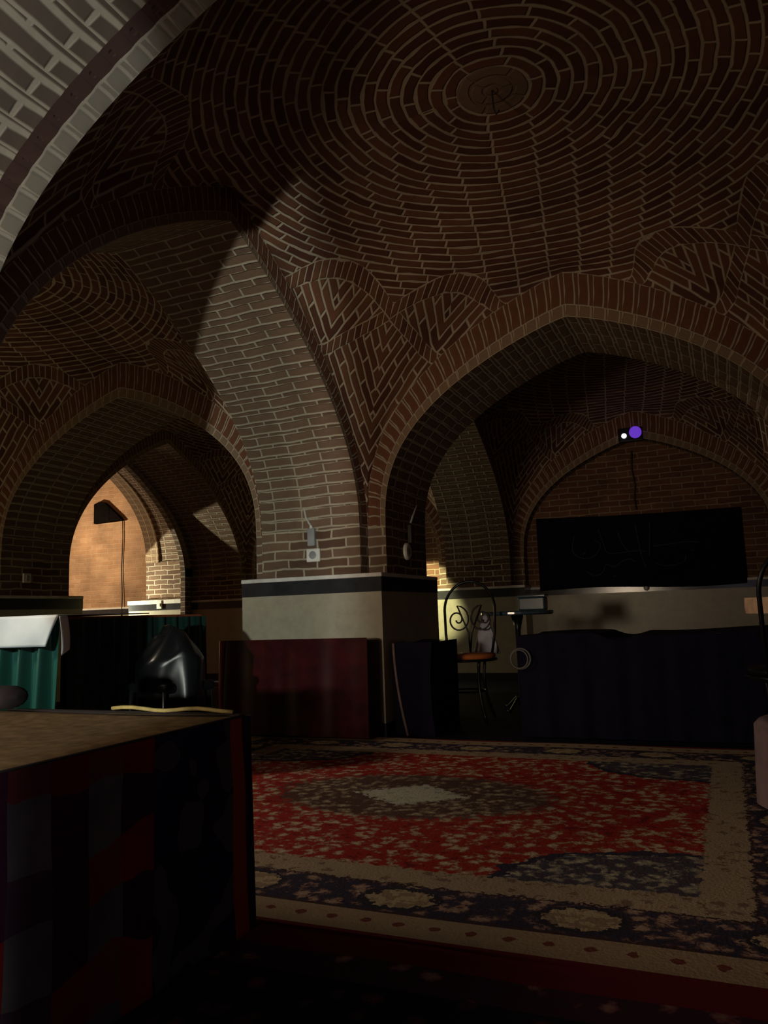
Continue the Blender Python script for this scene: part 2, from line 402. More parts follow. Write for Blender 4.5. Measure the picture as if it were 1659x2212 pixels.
# ------------------------------------------------------------------ piers
def make_pier():
    h = T/2; e = h+N
    pts = [(-h, -e), (h, -e), (h, -h), (e, -h), (e, h), (h, h), (h, e), (-h, e), (-h, h), (-e, h), (-e, -h), (-h, -h)]
    mb = MB()
    for k in range(12):
        (x0, y0), (x1, y1) = pts[k], pts[(k+1) % 12]; L = math.hypot(x1-x0, y1-y0)
        mb.quad([(x0, y0, 0), (x1, y0+(y1-y0), 0), (x1, y1, ZS), (x0, y0, ZS)], [(0, 0.0), (L, 0.0), (L, ZS), (0, ZS)])
    o = mb.build('wall_pier', M['brick']); struct(o)
    g = 0.87
    b = MB(); b.box(-g, -g, 0.14, g, g, 1.50); b.build('marble_panel', M['marble'], o)
    b = MB(); b.box(-g-.004, -g-.004, 1.50, g+.004, g+.004, 1.655); b.build('black_band', M['band'], o)
    b = MB(); b.box(-g-.01, -g-.01, 1.655, g+.01, g+.01, 1.70); b.build('ledge', M['ledge'], o, bevel=.01)
    b = MB(); b.box(-g-.006, -g-.006, 0, g+.006, g+.006, 0.14); b.build('plinth', M['band'], o)
    return o
pier0 = make_pier()
first = True
for i in (-2, -1, 0, 1):
    for j in (-2, -1, 0, 1):
        x = i*PU+R+T/2 if True else 0; y = j*PV+V+T/2
        if i == -2 and j == 1: pass
        if first: q = pier0; first = False
        else:
            q = pier0.copy(); C.objects.link(q)
            for ch in list(pier0.children):
                c = ch.copy(); C.objects.link(c); c.parent = q
        if (i, j) == (-1, -1): x -= .14
        q.location = Vector((x, y, 0))*K
# piers along i=-3.. are outside what the photo could see
# ------------------------------------------------------------------ arches between the piers
for i in (-2, -1, 0, 1):
    for j in (-1, 0):
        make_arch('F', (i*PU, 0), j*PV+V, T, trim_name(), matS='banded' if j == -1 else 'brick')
    if i != -2: make_arch('F', (i*PU, 0), PV+V, 0.28, trim_name(), ring1=False)       # blind arches on the back wall
for j in (-1, 0, 1):
    for i in (-2, -1, 0):
        make_arch('L', (0, j*PV), i*PU+R, T, trim_name())
# outer shell
def wallbox(name, x0, y0, x1, y1, z1=5.6, mat='wall', z0=0):
    b = MB(); b.box(x0, y0, z0, x1, y1, z1); return struct(b.build(name, M[mat]))
VB = PV+V+0.28
wallbox('wall_back', -9.3, VB, PU+R+T, VB+0.3)
wallbox('wall_right', PU+R, -PV-V-T, PU+R+0.3, VB)
wallbox('wall_front', -3*PU, -PV-V-0.9, PU+R, -PV-V-0.6)
wallbox('light_blocker', 0.18, -6.5, PU-R, -6.38)  # added blocker behind the camera, trims the right edge of the cool beam
wallbox('wall_left', -2*PU-R-0.3, -PV-V, -2*PU-R, PV-V-T)
wallbox('wall_divide', -2*PU-R, PV-V-0.35, -2*PU+R+0.2, PV-V)     # closes the lit room off from the bay in front of it
b = MB(); b.box(-20, -PV-V-2, -0.3, PU+R+2, 14, 0); struct(b.build('floor', M['floor']))
b = MB(); b.box(-20, -PV-V-2, 5.4, PU+R+2, 14, 5.6); struct(b.build('ceiling', M['wall']))
# back wall dado
for (x0, x1) in ((-PU-(R-N)+.04, -PU+(R-N)-.04), (-(R-N)+.04, (R-N)-.04), (PU-(R-N)+.04, PU+(R-N)-.04)):
    b = MB(); b.box(x0, VB-0.05, 0, x1, VB, 1.50); d = struct(b.build('baseboard_back', M['marble']))
    b = MB(); b.box(x0, VB-0.055, 1.50, x1, VB, 1.62); b.build('black_band', M['band'], d)
    b = MB(); b.box(x0, VB-0.06, 1.62, x1, VB, 1.66); b.build('ledge', M['ledge'], d)

# ------------------------------------------------------------------ the lit room beyond the small far arch
AK = dict(H=4.85, k=1.5, m=2.2)
u0 = -PU-R-T      # -9.393
make_arch('L', (0, PV), u0-.12, .12, trim_name(), w_=2.10, A=dict(H=4.5, k=1.074, m=2.029), ring0=True, ring1=True, dH=.4, dw=.6)  # added thin arch that keeps the room's light off the near jamb
b = MB(); b.box(u0-.12, PV+2.10, 0, u0, PV+3.0, 2.4); struct(b.build('wall_partition', M['brick']))  # added panel under that arch, shields the jamb from the room lamps
make_arch('L', (0, PV), u0-1.1, 1.1, trim_name(), w_=2.60, A=AK, ring0=False, ring1=False, zs=2.6)
make_arch('L', (0, PV), u0-1.46, 0.36, trim_name(), w_=2.56, A=AK, ring0=True, ring1=True, zs=2.6, matS='ringlight', dH=.3, dw=.2)
b = MB(); b.box(u0-1.46, PV+2.58, 0, u0, PV+3.4, 2.62); pr = struct(b.build('wall_pier', M['brick']))
b = MB(); b.box(u0-1.75, PV+2.34, 0, u0-.02, PV+3.0, 1.52); b.build('marble_panel', M['marble'], pr)
b = MB(); b.box(u0-1.755, PV+2.335, 1.52, u0-.02, PV+3.0, 1.66); b.build('black_band', M['band'], pr)
b = MB(); b.box(u0-1.77, PV+2.32, 1.66, u0-.02, PV+3.0, 1.75); b.build('ledge', M['ledge'], pr)
b = MB(); b.box(u0-1.46, PV-3.4, 0, u0, PV-2.6, 2.62); struct(b.build('wall_pier', M['brick']))
# wall above the arch that closes the room
mb = MB(); cv = curve(2.56, AK, .2, .1, zs=2.6)
for (s0, z0), (s1, z1) in zip(cv, cv[1:]):
    mb.quad([(u0-1.44, PV+s0, z0), (u0-1.44, PV+s1, z1), (u0-1.44, PV+s1, 5.5), (u0-1.44, PV+s0, 5.5)], [(s0, z0), (s1, z1), (s1, 5.5), (s0, 5.5)])
struct(mb.build('wall_partition', M['wall']))
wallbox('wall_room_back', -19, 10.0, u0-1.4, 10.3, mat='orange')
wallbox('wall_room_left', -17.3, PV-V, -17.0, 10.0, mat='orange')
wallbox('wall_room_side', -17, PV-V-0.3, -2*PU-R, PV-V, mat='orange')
b = MB(); b.box(-17, 9.94, 0, u0-1.46, 10.0, 1.50); bd = struct(b.build('baseboard_room', M['marble']))
b = MB(); b.box(-17, 9.935, 1.50, u0-1.46, 10.0, 1.62); b.build('black_band', M['band'], bd)
b = MB(); b.box(-17, 9.93, 1.62, u0-1.46, 10.0, 1.66); b.build('ledge', M['ledge'], bd)
# black speaker wedge and its cable
mb = MB(); pr_ = [(0, 0), (.92, 0.02), (.80, .14), (.34, .52), (.18, .56), (0, .50)]
fr = [(x, 0, z) for x, z in pr_]; bk = [(x, .10, z) for x, z in pr_]
mb.quad(fr); mb.quad(bk[::-1])
for k in range(6): mb.quad([fr[k], bk[k], bk[(k+1) % 6], fr[(k+1) % 6]])
sp = thing('wall_speaker', 'black wedge-shaped box mounted high on the orange-lit wall', 'speaker', (-13.30, 9.86, 3.79))
mb.build('cabinet', M['speaker'], sp)
mb = MB(); mb.box(.08, -.012, .06, .5, 0, .38); mb.build('grille', M['speaker'], sp)
mb = MB(); mb.box(.3, .09, .2, .45, .14, .4); mb.build('bracket', M['iron'], sp)
mb = MB(); mb.tube([(-12.45, 9.96, 3.85), (-12.44, 9.96, 3.4), (-12.47, 9.96, 2.6), (-12.43, 9.95, 1.9), (-12.42, 9.91, 1.2)], .014)
tag(mb.build('speaker_cable', M['darkcable'], smooth=True), 'thin dark cable running straight down the orange-lit wall', 'cable')
so = thing('wall_socket', 'small white socket on the black band of the lit far pier', 'socket', (-10.26, PV+2.333, 1.62))
mb = MB(); mb.box(-.07, -.03, -.07, .07, 0, .12); mb.build('plate', M['whitep'], so, bevel=.012)
mb = MB(); mb.box(-.03, -.04, -.02, .03, -.028, .05); mb.build('outlet', M['ledge'], so)

# ------------------------------------------------------------------ rugs
def mat_rug(name, hx, hy):
    m, t, b = nt(name)
    uv = t.nodes.new('ShaderNodeUVMap').outputs[0]
    sx = t.nodes.new('ShaderNodeSeparateXYZ'); t.links.new(uv, sx.inputs[0]); x, y = sx.outputs[0], sx.outputs[1]
    ax, ay = mth(t, 'ABSOLUTE', x), mth(t, 'ABSOLUTE', y)
    n1 = noise(t, uv, 9, 3, .6); n2 = noise(t, uv, 16, 2, .6)
    vo = t.nodes.new('ShaderNodeTexVoronoi'); t.links.new(uv, vo.inputs['Vector']); vo.inputs['Scale'].default_value = 11; vo.inputs['Randomness'].default_value = .9
    n3 = noise(t, uv, 19, 4, .7)
    vd = mth(t, 'ADD', mth(t, 'MULTIPLY', vo.outputs['Distance'], .62), mth(t, 'MULTIPLY', mth(t, 'SUBTRACT', n3, .5), 1.5))
    RED, BEI, NAV, BRN = (0.31, 0.024, 0.018), (0.40, 0.31, 0.20), (0.04, 0.034, 0.055), (0.12, 0.06, 0.04)
    fl = ramp(t, vd, [(0.0, (0.58, .46, .32)), (0.17, (0.46, .31, .20)), (0.26, (0.28, .10, .07)), (0.34, RED), (.5, (.36, .028, .022)), (.62, (.16, .02, .02))])
    # centre medallion
    k1 = mth(t, 'ADD', mth(t, 'DIVIDE', ax, .42), mth(t, 'DIVIDE', ay, .30))
    k2 = mth(t, 'SQRT', mth(t, 'ADD', mth(t, 'POWER', mth(t, 'DIVIDE', ax, .98), 2.0), mth(t, 'POWER', mth(t, 'DIVIDE', ay, .62), 2.0)))
    md = ramp(t, vd, [(0.0, (.45, .38, .26)), (.22, (.22, .15, .10)), (.34, (.10, .055, .045))])
    j2 = mth(t, 'ADD', k2, mth(t, 'MULTIPLY', mth(t, 'SUBTRACT', n3, .5), .9))
    fl = mixc(t, mth(t, 'LESS_THAN', j2, 1.0), fl, md)
    j1 = mth(t, 'ADD', k1, mth(t, 'MULTIPLY', mth(t, 'SUBTRACT', n3, .5), 1.3))
    fl = mixc(t, mth(t, 'LESS_THAN', j1, 1.0), fl, ramp(t, vd, [(0.0, (.28, .30, .24)), (.3, (.52, .50, .40))]))
    # field corners
    cx = mth(t, 'SUBTRACT', hx-.78, ax); cy = mth(t, 'SUBTRACT', hy-.78, ay)
    cd = mth(t, 'ADD', mth(t, 'SQRT', mth(t, 'ADD', mth(t, 'MULTIPLY', cx, cx), mth(t, 'MULTIPLY', mth(t, 'MULTIPLY', cy, cy), 2.2))), mth(t, 'MULTIPLY', mth(t, 'SUBTRACT', n1, .5), .25))
    cc = ramp(t, vd, [(0.0, (.50, .44, .30)), (.2, (.25, .22, .18)), (.32, (.07, .06, .08))])
    fl = mixc(t, mth(t, 'LESS_THAN', cd, .95), fl, NAV); fl = mixc(t, mth(t, 'LESS_THAN', cd, .88), fl, cc)
    # borders, measured from the edge inwards
    de = mth(t, 'MINIMUM', mth(t, 'SUBTRACT', hx, ax), mth(t, 'SUBTRACT', hy, ay))
    dn = mth(t, 'ADD', de, mth(t, 'MULTIPLY', mth(t, 'SUBTRACT', n3, .5), .16))
    sd = mth(t, 'LESS_THAN', mth(t, 'SUBTRACT', hx, ax), mth(t, 'SUBTRACT', hy, ay)); alng = mth(t, 'ADD', mth(t, 'MULTIPLY', sd, y), mth(t, 'MULTIPLY', mth(t, 'SUBTRACT', 1.0, sd), x))
    bead = mth(t, 'GREATER_THAN', mth(t, 'ADD', mth(t, 'ADD', mth(t, 'SINE', mth(t, 'MULTIPLY', alng, 42)), mth(t, 'MULTIPLY', mth(t, 'SUBTRACT', n3, .5), 1.6)), mth(t, 'MULTIPLY', mth(t, 'ABSOLUTE', mth(t, 'SUBTRACT', de, .14)), -22)), .45)
    guard = mixc(t, bead, mixc(t, n2, BEI, (.30, .21, .13)), (.17, .05, .04))
    # main border: dark ground, oval flowers every 0.78
    ph = mth(t, 'PINGPONG', mth(t, 'ADD', alng, .1), .39)
    ov = mth(t, 'SQRT', mth(t, 'ADD', mth(t, 'POWER', mth(t, 'DIVIDE', ph, .15), 2.0), mth(t, 'POWER', mth(t, 'DIVIDE', mth(t, 'SUBTRACT', de, .41), .105), 2.0)))
    ovn = mth(t, 'ADD', ov, mth(t, 'MULTIPLY', mth(t, 'SUBTRACT', n3, .5), 1.3))
    mb_ = ramp(t, vd, [(0.0, (.42, .30, .22)), (.17, (.30, .19, .14)), (.27, (.10, .06, .07)), (.36, NAV)])
    mb_ = mixc(t, mth(t, 'LESS_THAN', ovn, 1.25), mb_, (.035, .03, .04))
    mb_ = mixc(t, mth(t, 'LESS_THAN', ovn, 1.0), mb_, mixc(t, mth(t, 'GREATER_THAN', n2, .5), (.42, .33, .20), (.28, .2, .13)))
    inner = mixc(t, mth(t, 'LESS_THAN', vd, .16), mixc(t, n1, (.42, .33, .22), (.30, .22, .15)), (.20, .13, .09))
    col = mixc(t, mth(t, 'LESS_THAN', dn, .80), fl, inner)
    col = mixc(t, mth(t, 'LESS_THAN', dn, .585), col, (.05, .03, .035))
    col = mixc(t, mth(t, 'LESS_THAN', dn, .565), col, mb_)
    col = mixc(t, mth(t, 'LESS_THAN', dn, .255), col, (.06, .035, .035))
    col = mixc(t, mth(t, 'LESS_THAN', de, .235), col, guard)
    col = mixc(t, mth(t, 'LESS_THAN', de, .03), col, (.12, .012, .012))
    t.links.new(col, b.inputs['Base Color']); b.inputs['Roughness'].default_value = .95; b.inputs['Specular IOR Level'].default_value = .1
    bp = t.nodes.new('ShaderNodeBump'); bp.inputs['Distance'].default_value = .006; bp.inputs['Strength'].default_value = .5
    t.links.new(noise(t, uv, 60, 2), bp.inputs['Height']); t.links.new(bp.outputs[0], b.inputs['Normal'])
    return m
def rug(name, cx, cy, hx, hy, mat, label):
    mb = MB(); nx, ny = 60, 60
    mb.grid(lambda i, j: (cx+(2*i-1)*hx, cy+(2*j-1)*hy, .022+.004*math.sin(i*17)*math.sin(j*11)), nx, ny, uvf=lambda i, j: ((2*i-1)*hx, (2*j-1)*hy))
    for (x0, y0, x1, y1) in ((-hx, -hy, hx, -hy), (hx, -hy, hx, hy), (hx, hy, -hx, hy), (-hx, hy, -hx, -hy)):
        mb.quad([(cx+x0, cy+y0, 0.001), (cx+x1, cy+y1, 0.001), (cx+x1, cy+y1, .0225), (cx+x0, cy+y0, .0225)], [(x0, y0), (x1, y1), (x1, y1), (x0, y0)])
    return tag(mb.build(name, mat), label, 'rug')
rug('persian_rug', -.82, -.07, 2.68, 2.26, mat_rug('rug_red_medallion', 2.68, 2.26), 'large red medallion rug with wide beige and dark flowered border, before the central pier')
def mat_rug2():
    m, t, b = nt('rug_dark'); uv = t.nodes.new('ShaderNodeUVMap').outputs[0]
    sx = t.nodes.new('ShaderNodeSeparateXYZ'); t.links.new(uv, sx.inputs[0])
    de = mth(t, 'SUBTRACT', 1.3, mth(t, 'ABSOLUTE', sx.outputs[1]))
    vo = t.nodes.new('ShaderNodeTexVoronoi'); t.links.new(uv, vo.inputs['Vector']); vo.inputs['Scale'].default_value = 7
    n2 = noise(t, uv, 14, 3, .6); vd = mth(t, 'ADD', vo.outputs['Distance'], mth(t, 'MULTIPLY', mth(t, 'SUBTRACT', n2, .5), .8))
    col = ramp(t, vd, [(0, (.16, .05, .05)), (.2, (.06, .02, .03)), (.35, (.015, .014, .022))])
    col = mixc(t, mth(t, 'LESS_THAN', de, .34), col, ramp(t, vd, [(0, (.34, .24, .17)), (.22, (.16, .06, .07)), (.3, (.05, .02, .035))]))
    col = mixc(t, mth(t, 'LESS_THAN', de, .16), col, (.13, .012, .016))
    t.links.new(col, b.inputs['Base Color']); b.inputs['Roughness'].default_value = .95; b.inputs['Specular IOR Level'].default_value = .1; return m
rug('dark_rug', .73, -3.66, 1.3, 1.3, mat_rug2(), 'dark patterned rug with a plain red edge, in front of the big red rug')

# ------------------------------------------------------------------ carpet covered platform in the foreground
def mat_patch():
    m, t, b = nt('patchwork_side'); uv = t.nodes.new('ShaderNodeUVMap').outputs[0]
    sx = t.nodes.new('ShaderNodeSeparateXYZ'); t.links.new(uv, sx.inputs[0]); v_, z_ = sx.outputs[0], sx.outputs[1]
    wv = mth(t, 'ADD', v_, mth(t, 'MULTIPLY', noise(t, uv, 2.2, 1), .05))
    zz = mth(t, 'ADD', z_, mth(t, 'MULTIPLY', noise(t, uv, 3.1, 2), .22))
    ci = mth(t, 'FLOOR', mth(t, 'DIVIDE', wv, .155)); ri = mth(t, 'FLOOR', mth(t, 'DIVIDE', zz, .17))
    par = mth(t, 'MODULO', mth(t, 'ADD', mth(t, 'ADD', ci, mth(t, 'MULTIPLY', ri, 2.0)), 400.0), 2.0)
    skip = mth(t, 'MODULO', mth(t, 'ADD', ri, 400.0), 2.0)
    nz = noise(t, uv, 1.6, 1); redc = ramp(t, nz, [(.35, (.13, .008, .018)), (.65, (.24, .014, .012))]); gry = ramp(t, noise(t, uv, 4, 2), [(.3, (.07, .06, .075)), (.7, (.13, .115, .12))])
    dk = mixc(t, mth(t, 'LESS_THAN', noise(t, comb(t, ci, ri), .9, 0), .5), redc, (.05, .012, .04))
    col0 = mixc(t, mth(t, 'MULTIPLY', par, mth(t, 'SUBTRACT', 1.0, mth(t, 'MULTIPLY', skip, .75))), dk, gry)
    col = mixc(t, mth(t, 'GREATER_THAN', wv, -2.95), col0, mixc(t, mth(t, 'GREATER_THAN', noise(t, uv, 5, 1), .56), (.025, .016, .05), (.07, .06, .06)))
    col = mixc(t, mth(t, 'GREATER_THAN', wv, -2.49), col, (.30, .045, .012))
    col = mixc(t, mth(t, 'GREATER_THAN', wv, -2.405), col, (.03, .02, .03))
    t.links.new(col, b.inputs['Base Color']); b.inputs['Roughness'].default_value = .9; b.inputs['Specular IOR Level'].default_value = .12; return m
M['patch'] = mat_patch()
M['goldcarpet'] = sol('brown_gold_carpet', (.20, .135, .07), .95, spec=.1, nscale=26, namp=.35)
M['edgehighlight'] = sol('pale_gold_highlight', (.30, .24, .09), .6, nscale=30)  # yellow highlight on the platform's far edge, put into a colour
pf = thing('carpet_covered_platform', 'near platform at lower left with a brown carpet top and patchwork side cloth', 'platform', (-2.0, -3.6, 0))
def topz(x, y):
    ex = min(1, (-.62-x)/.12) if x > -.74 else 1; ey = min(1, (-2.35-y)/.12) if y > -2.47 else 1
    e = max(0, min(ex, ey)); return .835+.022*math.sin(e*PI/2)+.018*math.sin(x*2.1+1.0)*math.sin(y*1.7)*e
ox, oy = -2.0, -3.6
mb = MB(); mb.grid(lambda i, j: (-2.04+i*1.43-ox, -5.0+j*2.64-oy, topz(-2.04+i*1.43, -5.0+j*2.64)), 50, 60)
mb.build('carpet_top', M['goldcarpet'], pf, smooth=True)
mb = MB()
def sidefn(i, j):
    # runs along the +u face then round the corner along the +v face
    L = i*4.05; z = .85*(1-j)
    w_ = .018*math.sin(L*5.1)*j + .010*math.sin(L*13)*j
    if L < 2.64: return (-.605+w_-ox+.03*j*0, -5.0+L-oy, z)
    L2 = L-2.64; return (-.605-L2-ox, -2.36+w_-oy, z)
mb.grid(sidefn, 208, 14, uvf=lambda i, j: (-5.0+i*4.05, .85*(1-j)))
mb.build('side_cloth', M['patch'], pf, smooth=True)
mb = MB(); mb.tube([(-.63-ox, -5.0-oy, .835), (-.63-ox, -2.40-oy, .838), (-.68-ox, -2.36-oy, .838), (-2.02-ox, -2.36-oy, .838)], .018)
mb.build('piping', M['cush'], pf, smooth=True)
mb = MB(); mb.grid(lambda i, j: (-1.34+i*.62-ox, -2.43+j*.07-oy, topz(-1.34+i*.62, -2.43+j*.07)+.006), 16, 3); mb.tube([(-1.35+.06*k-ox, -2.375-oy, .868+.006*math.sin(k)) for k in range(12)], .009)
mb.build('highlight_edge', M['edgehighlight'], pf, smooth=True)  # thin strip standing in for the highlight along the far edge
# dark bolster lying on the far left of the platform
mb = MB(); mb.grid(lambda i, j: (-2.03+.22*i, -2.50+.10*math.cos(j*2*PI)*math.sqrt(max(0, 1-(2*i-1)**6)), .925+.055*math.sin(j*2*PI)*math.sqrt(max(0, 1-(2*i-1)**6))), 24, 16)
tag(mb.build('bolster_cushion', M['cush'], smooth=True), 'small dark cushion at the left end of the carpet covered platform', 'cushion')

# ------------------------------------------------------------------ pleated skirts
def pleat(mb, path, z0, z1, amp, wl, flare=0.5, n=240, rows=10, seed=1, out=1.0, zf=None):
    rnd = random.Random(seed); ph = [rnd.uniform(0, 6.28) for _ in range(4)]
    seg = [(Vector(a_), Vector(b_)) for a_, b_ in zip(path, path[1:])]; Ls = [(b_-a_).length for a_, b_ in seg]; tot = sum(Ls)
    def fn(i, j):
        L = i*tot; k = 0
        while k < len(Ls)-1 and L > Ls[k]: L -= Ls[k]; k += 1
        a_, b_ = seg[k]; d = (b_-a_)/Ls[k]; q = a_+d*min(L, Ls[k]); nrm = Vector((d.y, -d.x))*out
        s_ = i*tot; e = amp*(flare+(1-flare)*j)
        o_ = e*(1+abs(0))*(math.sin(s_*2*PI/wl+ph[0]+.8*math.sin(s_*2.3+ph[1])+.35*j)*.7+.3*math.sin(s_*2*PI/wl*1.9+ph[2])) + e
        zt = (zf(i) if zf else z1)
        q = q+nrm*o_; return (q.x, q.y, z0+(zt-z0)*(1-j))
    mb.grid(fn, n, rows)
M['green'] = None
m, t, b = nt('green_satin'); M['green'] = m
b.inputs['Base Color'].default_value = (0.006, 0.085, 0.06, 1); b.inputs['Roughness'].default_value = .30; b.inputs['Specular IOR Level'].default_value = .8
b.inputs['Sheen Weight'].default_value = .3
b.inputs['Sheen Tint'].default_value = (.4, .9, .8, 1)
ct = thing('buffet_table', 'tall table with a glossy green pleated skirt, at the left under the arch', 'table', (-3.45, -.6, .03))
mb = MB(); mb.box(-2.6, 0.02, 1.24, -.03, 1.75, 1.29); mb.build('table_top', M['woodrail'], ct, bevel=.01)
mb = MB(); pleat(mb, [(-2.6, 0), (0, 0)], .01, 1.27, .075, .20, seed=3, n=320); mb.build('skirt', M['green'], ct, smooth=True)
mb = MB(); pleat(mb, [(0, 0.0), (0, 1.75)], .01, 1.27, .03, .17, seed=5, n=240); mb.build('skirt', sol('shaded_green_cloth', (.003, .026, .02), .7), ct, smooth=True)['label'] = 'green side skirt with its shade coloured in'  # side face in shade: the shade is put into a darker green
for x_, y_ in ((-2.5, .12), (-.12, .14), (-2.5, 1.65), (-.12, 1.65)):
    mb = MB(); mb.box(x_-.04, y_-.04, 0, x_+.04, y_+.04, 1.24); mb.build('leg', M['iron'], ct)
# white runner lying on it, hanging over the front with a turned corner
mb = MB()
def runner(i, j):
    x = -6.05+i*2.60
    if j < .5: y = -.05-.6+ (1-j/.5)*1.0; z = 1.335
    else:
        k = (j-.5)/.5; y = -.685-.035*math.sin(k*PI/2)+.012*math.sin(x*9+k*2)*k; z = 1.335-.24*k*(1-.0*i)
        x = x - .10*k*max(0, (i-.9)/.1)
        if i > .85: z += .0
    return (x, y, z)
mb.grid(runner, 90, 24)
rn = tag(mb.build('table_runner', M['white'], smooth=True, solid=.008), 'white cloth laid over the top of the green skirted table', 'tablecloth')
mb = MB(); mb.grid(lambda i, j: (-3.425+.02*i+.0*j, -.70+.06*i+.03*math.sin(j*2), 1.325-.30*j*(1-.15*i)), 5, 12); mb.build('hanging_corner', M['white'], rn, smooth=True, solid=.008)

# ------------------------------------------------------------------ red velvet bench in front of the pier
m, t, b = nt('red_velvet'); M['velvet'] = m
tc = t.nodes.new('ShaderNodeTexCoord').outputs['Object']
t.links.new(ramp(t, noise(t, tc, 7, 4, .6), [(.35, (.022, .0025, .004)), (.7, (.055, .005, .007))]), b.inputs['Base Color'])
b.inputs['Roughness'].default_value = .34; b.inputs['Specular IOR Level'].default_value = .3; b.inputs['Sheen Weight'].default_value = .06; b.inputs['Sheen Tint'].default_value = (.8, .1, .08, 1)
bn = thing('velvet_bench', 'high-backed bench covered in dark red velvet, against the lit side of the central pier', 'bench', (-2.96, 2.15, .03))
mb = MB(); pleat(mb, [(-.82, -.20), (.90, -.20)], .02, 1.0, .02, .55, flare=.3, seed=8, n=120, rows=14); mb.build('velvet_cover', M['velvet'], bn, smooth=True)
mb = MB(); mb.box(-.81, -.18, .0, .89, .14, .985); mb.build('back_board', M['velvet'], bn, bevel=.03)
mb = MB(); mb.tube([(-.84, -.21, .0), (-.85, -.215, .5), (-.835, -.21, 1.0)], .032, n=8); mb.build('end_post', M['woodrail'], bn, smooth=True)
mb = MB(); mb.grid(lambda i, j: (-.84-.62*i, -.2+.36*j, .50+.03*math.sin(i*PI)*math.sin(j*PI)), 10, 8); mb.grid(lambda i, j: (-.84-.62*i, -.2, .50*j), 10, 6); mb.build('low_seat', M['velvet'], bn, smooth=True)
mb = MB(); mb.tube([(-.86, -.215, .53), (-1.46, -.215, .53)], .022); mb.build('seat_rail', M['pink'], bn, smooth=True)

# ------------------------------------------------------------------ dark cloth covered benches
d1 = thing('covered_bench', 'dark navy cloth covered bench beside the shaded side of the central pier', 'bench', (-1.85, 2.42, 0), 0, None)
mb = MB(); mb.box(-.16, .04, 0, .28, .80, .93); mb.build('frame', M['navy'], d1, bevel=.03)
mb = MB(); mb.grid(lambda i, j: (-.12+.12*j*j+(.42-.12*j)*i, .0+.01*math.sin(i*9)*j, .95*(1-j)+.005), 24, 14)
mb.grid(lambda i, j: (.30+.01*math.sin(i*30)*j,   .0+.82*i, .95*(1-j)+.005), 40, 10); mb.grid(lambda i, j: (-.12+.42*i, .82*j, .95+.01*math.sin(i*5+j*7)), 10, 20)
mb.build('navy_cover', M['navy'], d1, smooth=True)
mb = MB(); mb.tube([(-.125+.13*(k/10)**1.8, -.012, .95-.94*k/10) for k in range(11)], .014); mb.build('pale_hem', M['pink'], d1, smooth=True)
d2 = thing('covered_bench', 'long dark navy cloth covered bench filling the right archway, with a wavy top', 'bench', (.70, 2.6, 0))
mb = MB(); mb.box(-1.36, .04, 0, 1.36, 1.3, .93); mb.build('frame', M['navy'], d2, bevel=.03)
zf = lambda i: .985+.015*math.sin(i*9)+(.0 if not .28 < i < .42 else -.05*math.sin((i-.28)/.14*PI))
mb = MB(); pleat(mb, [(-1.40, 0), (1.40, 0)], .01, .98, .02, .33, seed=12, n=200, zf=zf)
mb.grid(lambda i, j: (-1.40+2.8*i, .0+1.3*j, zf(i)+.01*math.sin(j*8)), 60, 16); mb.build('navy_cover', M['navy'], d2, smooth=True)

# ------------------------------------------------------------------ wrought iron chairs and tables
def make_chair(label, seatmat):
    c = thing('wrought_iron_chair', label, 'chair', (0, 0, 0), 0, None)
    b_ = MB(); b_.lathe([(.02, .70), (.30, .70), (.335, .715), (.34, .74), (.33, .765), (.02, .775)], n=28); b_.build('seat', seatmat, c, smooth=True)
    b_ = MB(); b_.tube([(.345*math.cos(q), .345*math.sin(q), .70) for q in [2*PI*k/28 for k in range(28)]], .016, closed=True); b_.build('seat_ring', M['iron'], c, smooth=True)
    for q in (PI/4, 3*PI/4, 5*PI/4, 7*PI/4):
        b_ = MB(); b_.tube([((.26+.02*math.sin(k/8*PI)*-2+.10*(1-k/8)**2)*math.cos(q), (.26-.04*math.sin(k/8*PI)+.10*(1-k/8)**2)*math.sin(q), .70*k/8+.01) for k in range(9)], .018); b_.build('leg', M['iron'], c, smooth=True)
    b_ = MB(); b_.tube([(.21*math.cos(q), .21*math.sin(q), .34) for q in [2*PI*k/24 for k in range(24)]], .011, closed=True); b_.build('stretcher', M['iron'], c, smooth=True)
    b_ = MB(); pts = []
    for k in range(25):
        q = PI*k/24; x_ = -.31*math.cos(q); z_ = 1.28+.34*math.sin(q); pts.append((x_, .30+.05*math.sin(q), z_))
    pts = [(-.26, .20, .70), (-.30, .27, 1.0)]+pts+[(.30, .27, 1.0), (.26, .20, .70)]
    b_.tube(pts, .017); b_.build('back_loop', M['iron'], c, smooth=True)
    for sg in (-1, 1):
        b_ = MB(); pts = []
        for k in range(34):
            q = k/33; an = PI/2+q*3.4*PI*sg; rr = .15*(1-q)+.02; pts.append((sg*(.15)+rr*math.cos(an)*.9, .29, 1.16+rr*math.sin(an)))
        pts = [(0, .24, .76), (sg*.02, .28, 1.0)]+[] + pts[::-1][:0] + pts
        b_.tube(pts, .011, n=6); b_.build('back_scroll', M['iron'], c, smooth=True)
    return c
ch = make_chair('wrought iron chair with an orange wooden seat, beside the slot of yellow light', M['wood'])
ch.location = Vector((-1.58, 3.66, 0))*K; ch.rotation_euler = (0, 0, .1)
c2_ = make_chair('wrought iron chair cut off by the right edge, by the tan topped table', M['iron']); c2_.location = Vector((1.70, .98, .03))*K; c2_.rotation_euler = (0, 0, PI+.25)
